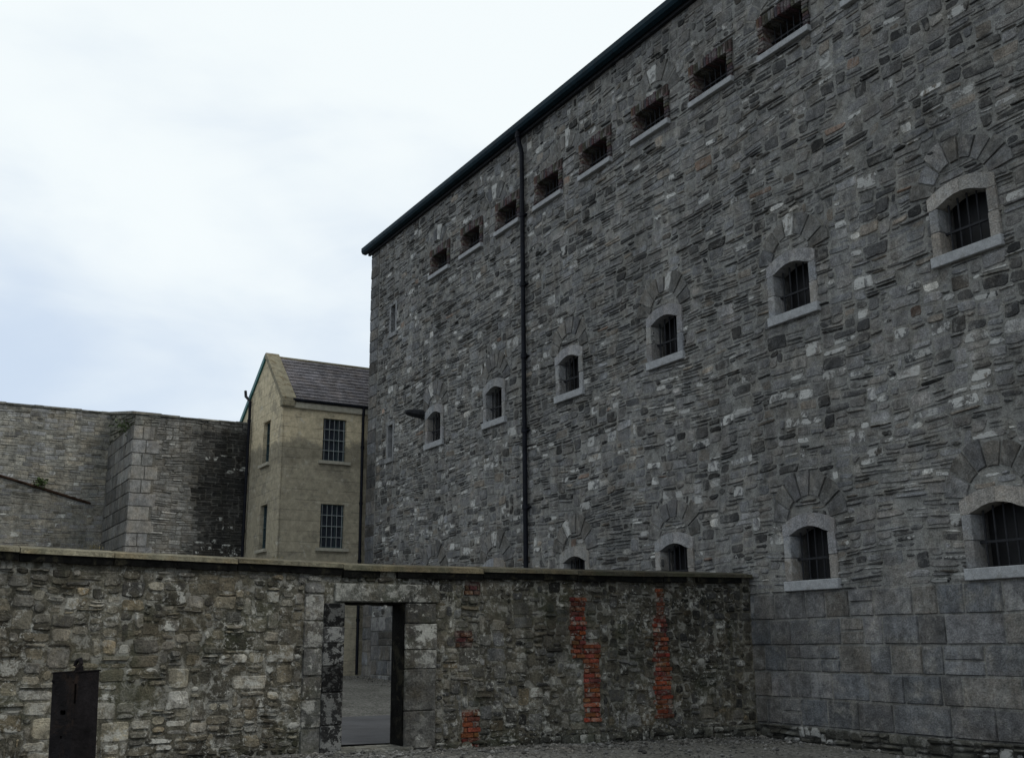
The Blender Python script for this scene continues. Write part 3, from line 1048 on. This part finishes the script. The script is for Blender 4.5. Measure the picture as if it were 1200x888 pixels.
# body and top
rwm.box(-6.5, 3.0, 21.01, 21.9, -.4, 8.76, (.13, .125, .11, 0))
rwm.box(-60, -6.5, 25.31, 26.2, -.4, 9.56, (.17, .165, .14, 0))
for (F, a0, a1, zt) in ((F_r, -3, 5.75, 8.76), (F_l, 6.4, 15.5, 9.56)):
    a = a0
    while a < a1:
        b = min(a1, a + rb.uniform(.25, .7)); v = rb.uniform(.13, .22)
        hh = rb.uniform(.05, .085)
        stone_geo(rwm, F, ((a, zt - .02), (b, zt - .02), (b, zt + hh), (a, zt + hh)), .004, .05, .012, .006, (*grey(v, rb, (1, 1, .9)), 0), rb, .02)
        xs_, ys_ = [], []
        p, q = F(a, zt, .03), F(b, zt, -.7)
        rwm.box(min(p[0], q[0]), max(p[0], q[0]), min(p[1], q[1]), max(p[1], q[1]), zt - .01, zt + hh - .008, (*grey(v, rb, (1, 1, .9)), 0))
        a = b
rwm.build('wall', M['rear'], rear, RB)
# pier of squared blocks, its left side running back to the set-back wall
pm = MB()
zz = .2; k = 0
while zz < 8.35:
    hh = rb.uniform(.40, .47)
    if zz + hh > 8.2: hh = 8.4 - zz
    w = .84 if k % 2 else .66
    v = rb.uniform(.22, .31); t = rb.choice([(1, .99, .94), (1, 1, .98), (1.03, .99, .9)])
    split = w * rb.uniform(.4, .6)
    for (q0, q1) in ((6.52 - split, 6.52), (6.52 - w, 6.52 - split)) if rb.random() < .7 else ((6.52 - w, 6.52),):
        stone_geo(pm, F_r, ((q0, zz), (q1, zz), (q1, zz + hh), (q0, zz + hh)), .006, .03, .012, .004, (*grey(v * rb.uniform(.85, 1.1), rb, t), 0), rb, .01)
    a = 21.0
    while a < 25.2:
        ww = rb.uniform(.5, 1.5); b = min(25.25, a + ww)
        vv = v * (rb.uniform(.28, .6) if zz < 6.4 else rb.uniform(.4, .9))  # left-face blocks coloured darker to paint in that side's shade
        stone_geo(pm, F_p, ((a, zz), (b, zz), (b, zz + hh), (a, zz + hh)), .006, .03, .012, .004, (*grey(vv, rb, (1, 1, .95)), 0), rb, .01)
        a = b
    zz += hh; k += 1
pm.box(-6.50, -5.6, 21.005, 25.3, -.3, 8.72, (.16, .155, .14, 0))
rubble(pm, F_r, 5.7, 6.52, 8.4, 8.78, .10, .075, size_r, lambda a, z, w, h: (*grey(rb.uniform(.15, .24), rb, (1, 1, .9)), 0), rb, seed=14)
F_ramp = lambda a, z, d: (-6.52 - d, a, 8.4 + (z - 8.4) * (1 + (a - 21.0) / 4.3 * 2.05))
rubble(pm, F_ramp, 21.0, 25.25, 8.4, 8.78, .25, .038, size_r, lambda a, z, w, h: (*grey(rb.uniform(.13, .2), rb, (1, 1, .85)), 0), rb, seed=15)
pm.add([(-6.60, 20.94, 8.76), (-5.7, 20.94, 8.76), (-5.7, 25.9, 9.66), (-6.60, 25.9, 9.66), (-6.60, 20.94, 8.84), (-5.7, 20.94, 8.84), (-5.7, 25.9, 9.74), (-6.60, 25.9, 9.74)],
       [(0, 1, 2, 3), (4, 5, 6, 7), (0, 1, 5, 4), (1, 2, 6, 5), (2, 3, 7, 6), (3, 0, 4, 7)], (.2, .195, .17, 0))
pm.add([(-6.50, 21.0, 8.3), (-6.50, 25.8, 8.3), (-6.50, 25.8, 9.66), (-6.50, 21.0, 8.78)], [(0, 1, 2, 3)], (.17, .165, .14, 0))
pm.add([(-5.75, 21.0, 8.3), (-5.75, 25.8, 8.3), (-5.75, 25.8, 9.66), (-5.75, 21.0, 8.78)], [(0, 1, 2, 3)], (.17, .165, .14, 0))
pm.build('pier', M['rear'], rear, RB)
# old roof flashing line
mb = MB()
mb.add([(-15.0, 25.22, 8.44), (-6.98, 25.22, 6.34), (-6.98, 25.22, 6.31), (-15.0, 25.22, 8.41), (-15.0, 25.32, 8.48), (-6.98, 25.32, 6.40), (-6.98, 25.32, 6.28), (-15.0, 25.32, 8.38)],
       [(0, 1, 2, 3), (0, 1, 5, 4), (3, 2, 6, 7), (1, 2, 6, 5), (0, 3, 7, 4), (4, 5, 6, 7)])
mb.build('flashing', plain_mat('rusty_flashing', (.035, .022, .015), .9, .5, 3, .01, spec=.05), rear, RB)

# ------------------------------------------------------------------ small rendered house
rh = random.Random(41)
house = thing('rendered_house', (-1.4, 19.5, .7), 'small two-storey tan rendered house with grey slate roof, against the cell block corner', 'house')
HB = (-1.4, 19.5, .7)
U1 = 2.76; SF = 17.6; SR = 22.6; ZE = 8.98; SP = 19.45; ZP = 10.75; ZR = 8.60
F_hf = lambda a, z, d: (-a, SF - d, z)
F_hg = lambda a, z, d: (-U1 - d, a, z)
winF = [(.62, 1.40, 7.14, 8.50), (.60, 1.39, 4.42, 5.78)]
winG = [(18.72, 19.42, 7.14, 8.52), (18.64, 19.36, 4.42, 5.82)]
mb = MB()


def wavy(F, a0, a1, z0, z1, holes, sd):
    g = lambda a, z, d: F(a, z, d + .012 * mn.noise(Vector((a * 1.7, z * 1.7, sd))))
    plane_holes(mb, g, a0, a1, z0, z1, holes, 0, (.3, .27, .2, 0), .25)


wavy(F_hf, -5.0, U1, -.2, ZE, winF, 1)
wavy(F_hg, SF, SR, -.2, 8.55, [(a, b, c, min(d, 8.55)) for a, b, c, d in winG], 2)
mb.add([F_hg(SF, 8.55, 0), F_hg(SR, 8.55, 0), F_hg(SR, ZR, 0), F_hg(SP, ZP, 0), F_hg(SF, ZE, 0)], [(0, 1, 2, 3, 4)], (.3, .27, .2, 0))
mb.add([(5, SF, -.2), (5, SR, -.2), (5, SR, ZR), (5, SP, ZP), (5, SF, ZE)], [(0, 1, 2, 3, 4)], (.3, .27, .2, 0))
mb.add([(-U1, SR, -.2), (5, SR, -.2), (5, SR, ZR), (-U1, SR, ZR)], [(0, 1, 2, 3)], (.3, .27, .2, 0))
# corner strip: rounded arris of thicker render
mb.tube([F_hg(SF + .03, -.2, -.035), F_hg(SF + .03, ZE - .2, -.035)], .05, 10, (.3, .27, .2, 0))
for F, ws in ((F_hf, winF), (F_hg, winG)):     # reveals
    for (a0, a1, z0, z1) in ws:
        for (p, q) in (((a0, z0), (a0, z1)), ((a1, z0), (a1, z1)), ((a0, z0), (a1, z0)), ((a0, z1), (a1, z1))):
            mb.add([F(*p, .005), F(*q, .005), F(*q, -.22), F(*p, -.22)], [(0, 1, 2, 3)], (.3, .27, .2, 0))
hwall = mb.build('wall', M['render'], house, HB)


def house_window(F, a0, a1, z0, z1, barred=True):
    m = MB()

    def bx(A0, A1, Z0, Z1, d0, d1, mm=None):
        mm = mm or m
        p, q = F(A0, Z0, d0), F(A1, Z1, d1)
        mm.box(min(p[0], q[0]), max(p[0], q[0]), min(p[1], q[1]), max(p[1], q[1]), min(p[2], q[2]), max(p[2], q[2]), (.3, .3, .3, 0))
    d0, d1 = -.17, -.12
    t = .035
    bx(a0, a0 + t, z0, z1, d0, d1); bx(a1 - t, a1, z0, z1, d0, d1)
    bx(a0 + t, a1 - t, z0, z0 + t * 1.6, d0, d1); bx(a0 + t, a1 - t, z1 - t, z1, d0, d1)
    zm = (z0 + z1) / 2
    bx(a0 + t, a1 - t, zm - .02, zm + .02, d0, d1 + .01)
    for k in (1, 2):
        a = a0 + (a1 - a0) * k / 3
        bx(a - .009, a + .009, z0 + .05, z1 - t, d0 + .01, d1 - .005)
    for z in ((z0 + zm) / 2, (z1 + zm) / 2):
        bx(a0 + t, a1 - t, z - .009, z + .009, d0 + .012, d1 - .007)
    w = m.build('window', M['teal_frame'], house, HB)
    g = MB(); bx(a0, a1, z0, z1, -.20, -.165, g); g.build('pane_or_dark_back', M['glass'], w, HB)
    s = MB(); bx(a0 - .14, a1 + .14, z0 - .10, z0 - .003, -.1, .10, s); s.build('sill', M['verge_pale'], w, HB)
    if not barred:
        return
    b = MB()
    for k in range(5):
        a = a0 + .07 + (a1 - a0 - .14) * k / 4
        b.tube([F(a, z0, -.05), F(a, z1, -.05)], .0105, 8)
    for z in (z0 + .34, zm, z1 - .34):
        bx(a0, a1, z - .012, z + .012, -.062, -.052, b)
    b.build('bars', M['sash'], w, HB)


M['teal_frame'] = plain_mat('dark_teal_frame', (.03, .055, .058), .5, .2, 6, .001)
M['verge_pale'] = plain_mat('pale_sill', (.33, .31, .25), .9, .2, 8, .006)
for w_ in winF:
    house_window(F_hf, *w_)
for w_ in winG:
    house_window(F_hg, *w_, barred=False)

# slate roof: every slate its own overlapping piece of the mesh
rf = MB()
sl = math.hypot(SP - SF, ZP - ZE); du, dv = (SP - SF) / sl, (ZP - ZE) / sl
rows = 13; step = sl / rows


def slate_slope(y_e, z_e, dy, dz, rows, step):
    for j in range(rows):
        x = -U1 + .34 - (.12 if j % 2 else 0)
        while x < 5:
            x1 = x + .24
            a0, a1 = j * step - .03, (j + 1) * step + .05
            v = rh.uniform(.14, .19); t = (1.03, .97, 1.03)
            j_ = rh.uniform(0, .006)
            lift0, lift1 = .045 + j_, .014
            nx, nz = -dz, dy
            if dy < 0: nx, nz = -dz, dy
            N = Vector((0, -dz, abs(dy))) if dy > 0 else Vector((0, dz, abs(dy)))
            N.normalize()
            p = lambda X, a, l: (X, y_e + dy * a + N.y * l, z_e + dz * a + N.z * l)
            vs = [p(x + .003, a0, lift0), p(x1 - .003, a0, lift0), p(x1 - .003, a1, lift1), p(x + .003, a1, lift1),
                  p(x + .003, a0, lift0 - .02), p(x1 - .003, a0, lift0 - .02)]
            rf.add(vs, [(0, 1, 2, 3), (0, 1, 5, 4)], (v * t[0], v * t[1], v * t[2], 0))
            x = x1


slate_slope(SF, ZE + .02, du, dv, rows, step)
sl2 = math.hypot(SR - SP, ZP - ZR); slate_slope(SR, ZR + .02, -(SR - SP) / sl2, (ZP - ZR) / sl2, 17, sl2 / 17)
rf.add([(-U1, SF, ZE), (5, SF, ZE), (5, SP, ZP), (-U1, SP, ZP)], [(0, 1, 2, 3)], (.05, .05, .05, 0))
rf.add([(-U1, SR, ZR), (5, SR, ZR), (5, SP, ZP), (-U1, SP, ZP)], [(0, 1, 2, 3)], (.05, .05, .05, 0))
rf.build('roof', M['slate'], house, HB)
mb = MB()
mb.tube([(-U1 + .3, SP, ZP + .03), (5, SP, ZP + .03)], .06, 10)
mb.build('ridge', M['slate_ridge'] if 'slate_ridge' in M else M['verge'], house, HB)
# raised verge coping on the near slope, slab section sweeping up the gable
mb = MB()


def verge(ya, za, yb, zb, x0, x1, th):
    vs = []
    for (y, z) in ((ya, za), (yb, zb)):
        for x in (x0, x1):
            for q in (-.04, th):
                vs.append((x, y, z + q))
    mb.add(vs, [(0, 1, 3, 2), (4, 5, 7, 6), (0, 1, 5, 4), (2, 3, 7, 6), (0, 2, 6, 4), (1, 3, 7, 5)])


verge(SF - .12, ZE - .10, SP, ZP, -U1 - .05, -U1 + .40, .16)
mb.box(-U1 - .05, -U1 + .40, SP - .02, SP + .10, ZP - .05, ZP + .15, ch=.01)
mb.box(-U1 - .06, -U1 + .36, SF - .16, SF + .05, ZE - .24, ZE - .02, ch=.02)
mb.build('verge_coping', M['verge'], house, HB)
mb = MB()
verge(SP + .10, ZP - .06, SR + .25, ZR - .20, -U1 - .06, -U1 + .03, .16)
verge(SP + .10, ZP + .02, SR + .25, ZR - .10, -U1 + .03, -U1 + .40, .10)
mb.build('bargeboard', M['teal'], house, HB)
# cornice, gutter, pipes
mb = MB(); mb.box(-U1 - .015, 5, SF - .09, SF + .02, ZE - .26, ZE - .06, ch=.015); mb.build('cornice', M['verge_pale'], house, HB)
mb = MB()
mb.box(-U1 + .30, 0.4, SF - .17, SF - .05, ZE - .055, ZE + .035, ch=.02)
mb.build('gutter', M['pipe'], house, HB)
mb = MB()
mb.tube([(-.09, SF - .12, ZE - .02), (-.09, SF - .12, ZE - .2), (-.09, SF - .09, ZE - .4), (-.09, SF - .09, .62)], .045, 10)
for z in (2.2, 4.0, 5.8, 7.6):
    mb.tube([(-.09, SF - .09, z), (-.09, SF - .09, z + .09)], .06, 10)
mb.build('downpipe', M['pipe'], house, HB)
mb = MB()
yq = 20.78
mb.tube([(-U1 - .10, yq, .7), (-U1 - .10, yq, 9.5), (-U1 - .16, yq + .35, 9.75), (-U1 - .16, yq + .42, 9.95)], .05, 10)
for z in (5.1, 7.0, 8.8):
    mb.tube([(-U1 - .10, yq, z), (-U1 - .10, yq, z + .09)], .065, 10)
mb.build('downpipe', M['pipe'], house, HB)

# ------------------------------------------------------------------ iron post in the foreground
def look_point(px, py, fwd):
    d = CF * F_PX + CR * (px - 600) - CU * (py - 444)
    return CC + d * (fwd / d.dot(Vector((0, 1, 0))))


F_PX = 1250.0
pit = math.atan((752 - 444) / F_PX); roll = math.radians(.45)
CF = Vector((0, math.cos(pit), math.sin(pit)))
U0 = Vector((0, -math.sin(pit), math.cos(pit))); R0 = Vector((1, 0, 0))
CR = R0 * math.cos(roll) - U0 * math.sin(roll)
CU = U0 * math.cos(roll) + R0 * math.sin(roll)
CC = Vector((0, 0, 1.55))

pt = look_point(89, 787, 6.0)
pt.x += 0
post = bpy.data.objects.new('iron_post', None); COL.objects.link(post)
pg = .04
post.location = (pt.x + .055, pt.y, pg); post.rotation_euler = (0, math.radians(-2.3), math.radians(-4))
tag(post, 'rusting black hollow steel post stub with a bent hook on top, before the yard wall', 'post')
H = pt.z - pg
hw = .083
mb = MB()


def tube_face(F, holes, z0=-.15):
    plane_holes(mb, F, -hw, hw, z0, H, holes, 0, (.02, .02, .02, 0), .15)
    plane_holes(mb, F, -hw, hw, z0, H, holes, -.008, (.02, .02, .02, 0), .5)
    for (a0, a1, g0, g1) in holes:
        for (p, q) in (((a0, g0), (a0, g1)), ((a1, g0), (a1, g1)), ((a0, g0), (a1, g0)), ((a0, g1), (a1, g1))):
            mb.add([F(*p, 0), F(*q, 0), F(*q, -.008), F(*p, -.008)], [(0, 1, 2, 3)])


rotp = Matrix.Rotation(math.radians(-23), 3, 'Z')
def RF(fn):
    return lambda a, z, d: tuple(rotp @ Vector(fn(a, z, d)))


tube_face(RF(lambda a, z, d: (a, -hw - d, z)), [(-.012, .028, H - .215, H - .192), (-.004, .010, H - .335, H - .322)])
tube_face(RF(lambda a, z, d: (hw + d, a, z)), [(-.08, -.066, H - .16, H - .06)])
tube_face(RF(lambda a, z, d: (-a, hw + d, z)), [])
tube_face(RF(lambda a, z, d: (-hw - d, -a, z)), [])
mb.build('shaft', M['steel'], post)
mb = MB()
vs = [tuple(rotp @ Vector(p)) for p in ((-.087, -.087, H), (.090, -.085, H), (.088, .089, H), (-.088, .086, H), (-.089, -.089, H + .006), (.090, -.087, H + .009), (.092, .089, H + .007), (-.090, .088, H + .006))]
mb.add(vs, [(0, 1, 2, 3), (4, 5, 6, 7), (0, 1, 5, 4), (1, 2, 6, 5), (2, 3, 7, 6), (3, 0, 4, 7)])
mb.build('cap_plate', M['steel'], post)
mb = MB()
mb.tube([(.0, 0, H), (.012, -.01, H + .02), (.030, -.01, H + .045), (.022, -.005, H + .066), (.002, 0, H + .060), (-.010, .004, H + .038), (.008, .0, H + .03)], [.014, .013, .012, .013, .011, .011, .009], 9)
mb.box(.008, .036, -.016, .012, H + .004, H + .034, ch=.004)
mb.build('hook', M['steel'], post)
for (a, z) in ((-.075, H - .04), (.075, H - .045), (.03, H - .02), (-.06, H - .5), (.06, H - .52)):
    c = rotp @ Vector((a, -hw, z))
    e = rotp @ Vector((a, -hw - .007, z))
    mb = MB()
    mb.tube([tuple(c), tuple(e)], .007, 8)
    mb.build('rivet', M['steel'], post)


# ------------------------------------------------------------------ weeds on the walls
def tuft(name, base, n, h, spread, mat, label, seed, droop=.0, leafy=False):
    r = random.Random(seed)
    mb = MB()
    for k in range(n):
        az = r.uniform(0, 6.28); L = h * r.uniform(.5, 1.1)
        ox, oy = r.gauss(0, spread), r.gauss(0, spread * .4)
        if leafy:
            cx = base[0] + ox; cy = base[1] - abs(oy); cz = base[2] + r.gauss(0, spread * .6)
            s = L * .5
            nrm = Vector((r.uniform(-1, 1), r.uniform(-1, 0), r.uniform(-1, 1))).normalized()
            a = nrm.orthogonal().normalized() * s; b = nrm.cross(a).normalized() * s * .6
            c = Vector((cx, cy, cz)); r0 = Vector(base); wv = Vector((.003, 0, .003))
            mb.add([tuple(r0 - wv), tuple(r0 + wv), tuple(c + wv), tuple(c - wv)], [(0, 1, 2, 3)])
            mb.add([tuple(c - a), tuple(c - b), tuple(c + a), tuple(c + b)], [(0, 1, 2, 3)])
        else:
            p = Vector((base[0] + ox, base[1] + oy, base[2]))
            d = Vector((math.cos(az) * .5, math.sin(az) * .5, 1)).normalized()
            q = p + d * L * .6; e = q + (d + Vector((math.cos(az), math.sin(az), -.6 - droop))).normalized() * L * .5
            wv = Vector((-math.sin(az), math.cos(az), 0)) * .003
            mb.add([tuple(p - wv), tuple(p + wv), tuple(q + wv * .7), tuple(q - wv * .7), tuple(e)], [(0, 1, 2, 3), (3, 2, 4)])
    o = mb.build(name, mat, None, base)
    tag(o, label, 'plant')
    return o


tuft('wall_plant', (-8.62, 25.2, 6.95), 70, .13, .13, M['leaf'], 'small green weed rooted in the perimeter wall above the sloping flashing line', 1, leafy=True)
tuft('wall_plant', (-6.68, 21.6, 8.42), 60, .12, .22, M['leaf'], 'dark mossy weed near the top of the squared stone pier', 2, leafy=True)
tuft('grass_tuft', (-10.72, -.06, 2.70), 34, .10, .05, M['drygrass'], 'thin dry grass tuft on the yard wall coping, left of the pier', 3)
tuft('grass_tuft', (-8.42, -.06, 2.66), 22, .07, .05, M['drygrass'], 'thin dry grass tuft on the yard wall coping, under the house gable', 4)

# ------------------------------------------------------------------ camera, light, sky
cam = bpy.data.cameras.new('camera')
cam.sensor_width = 36; cam.lens = 36 * F_PX / 1200
cam.clip_end = 3000; cam.clip_start = .05
co = bpy.data.objects.new('camera', cam); COL.objects.link(co)
mat = Matrix((CR, CU, -CF)).transposed().to_4x4()
mat.translation = CC
co.matrix_world = mat
scene.camera = co

sd = Vector((.6, -.4, .72)).normalized()
sun = bpy.data.lights.new('sun', 'SUN'); sun.energy = .8; sun.angle = math.radians(18); sun.color = (1, .96, .9)
so = bpy.data.objects.new('sun', sun); COL.objects.link(so)
so.rotation_euler = sd.to_track_quat('Z', 'Y').to_euler()
so.location = (20, -20, 40)

w = bpy.data.worlds.new('World'); scene.world = w
w.use_nodes = True
nt = w.node_tree
for n_ in list(nt.nodes):
    nt.nodes.remove(n_)
out = nd(nt, 'ShaderNodeOutputWorld')
bg = nd(nt, 'ShaderNodeBackground'); bg.inputs['Strength'].default_value = .1
bg2 = nd(nt, 'ShaderNodeBackground'); bg2.inputs['Strength'].default_value = 1.0
sky = nd(nt, 'ShaderNodeTexSky', sky_type='NISHITA'); sky.sun_disc = False
sky.sun_elevation = math.asin(sd.z); sky.sun_rotation = math.atan2(sd.x, sd.y)
nt.links.new(sky.outputs[0], bg.inputs[0])
tc = nd(nt, 'ShaderNodeTexCoord').outputs['Generated']
mp = nd(nt, 'ShaderNodeMapping'); mp.inputs['Scale'].default_value = (1, 1, 2.4)
mp.inputs['Rotation'].default_value = (0, .25, 0)
nt.links.new(tc, mp.inputs[0])
n1 = noise_node(nt, 1.5, 5, .5, mp.outputs[0], .3)
n2 = noise_node(nt, 5, 6, .55, mp.outputs[0], .4)
spx = nd(nt, 'ShaderNodeSeparateXYZ'); nt.links.new(tc, spx.inputs[0])
# brightness rises with height, with soft patches
f = mathn(nt, 'ADD', maprange(nt, spx.outputs['Z'], .12, .62, 0, 1.0), maprange(nt, n1.outputs['Fac'], .3, .7, -.38, .38))
f = mathn(nt, 'ADD', f, maprange(nt, n2.outputs['Fac'], .3, .7, -.10, .10))
f = maprange(nt, f, 0.16, .84, 0, 1, True)
cc = mixc(nt, f, (.60, .70, .835), (.90, .955, .965))
nt.links.new(cc, bg2.inputs[0])
mx = nd(nt, 'ShaderNodeMixShader'); mx.inputs[0].default_value = .92
nt.links.new(bg.outputs[0], mx.inputs[1]); nt.links.new(bg2.outputs[0], mx.inputs[2])
nt.links.new(mx.outputs[0], out.inputs[0])

scene.view_settings.view_transform = 'Standard'
scene.view_settings.look = 'None'
scene.view_settings.exposure = .12
scene.view_settings.gamma = 1
scene.cycles.max_bounces = 4
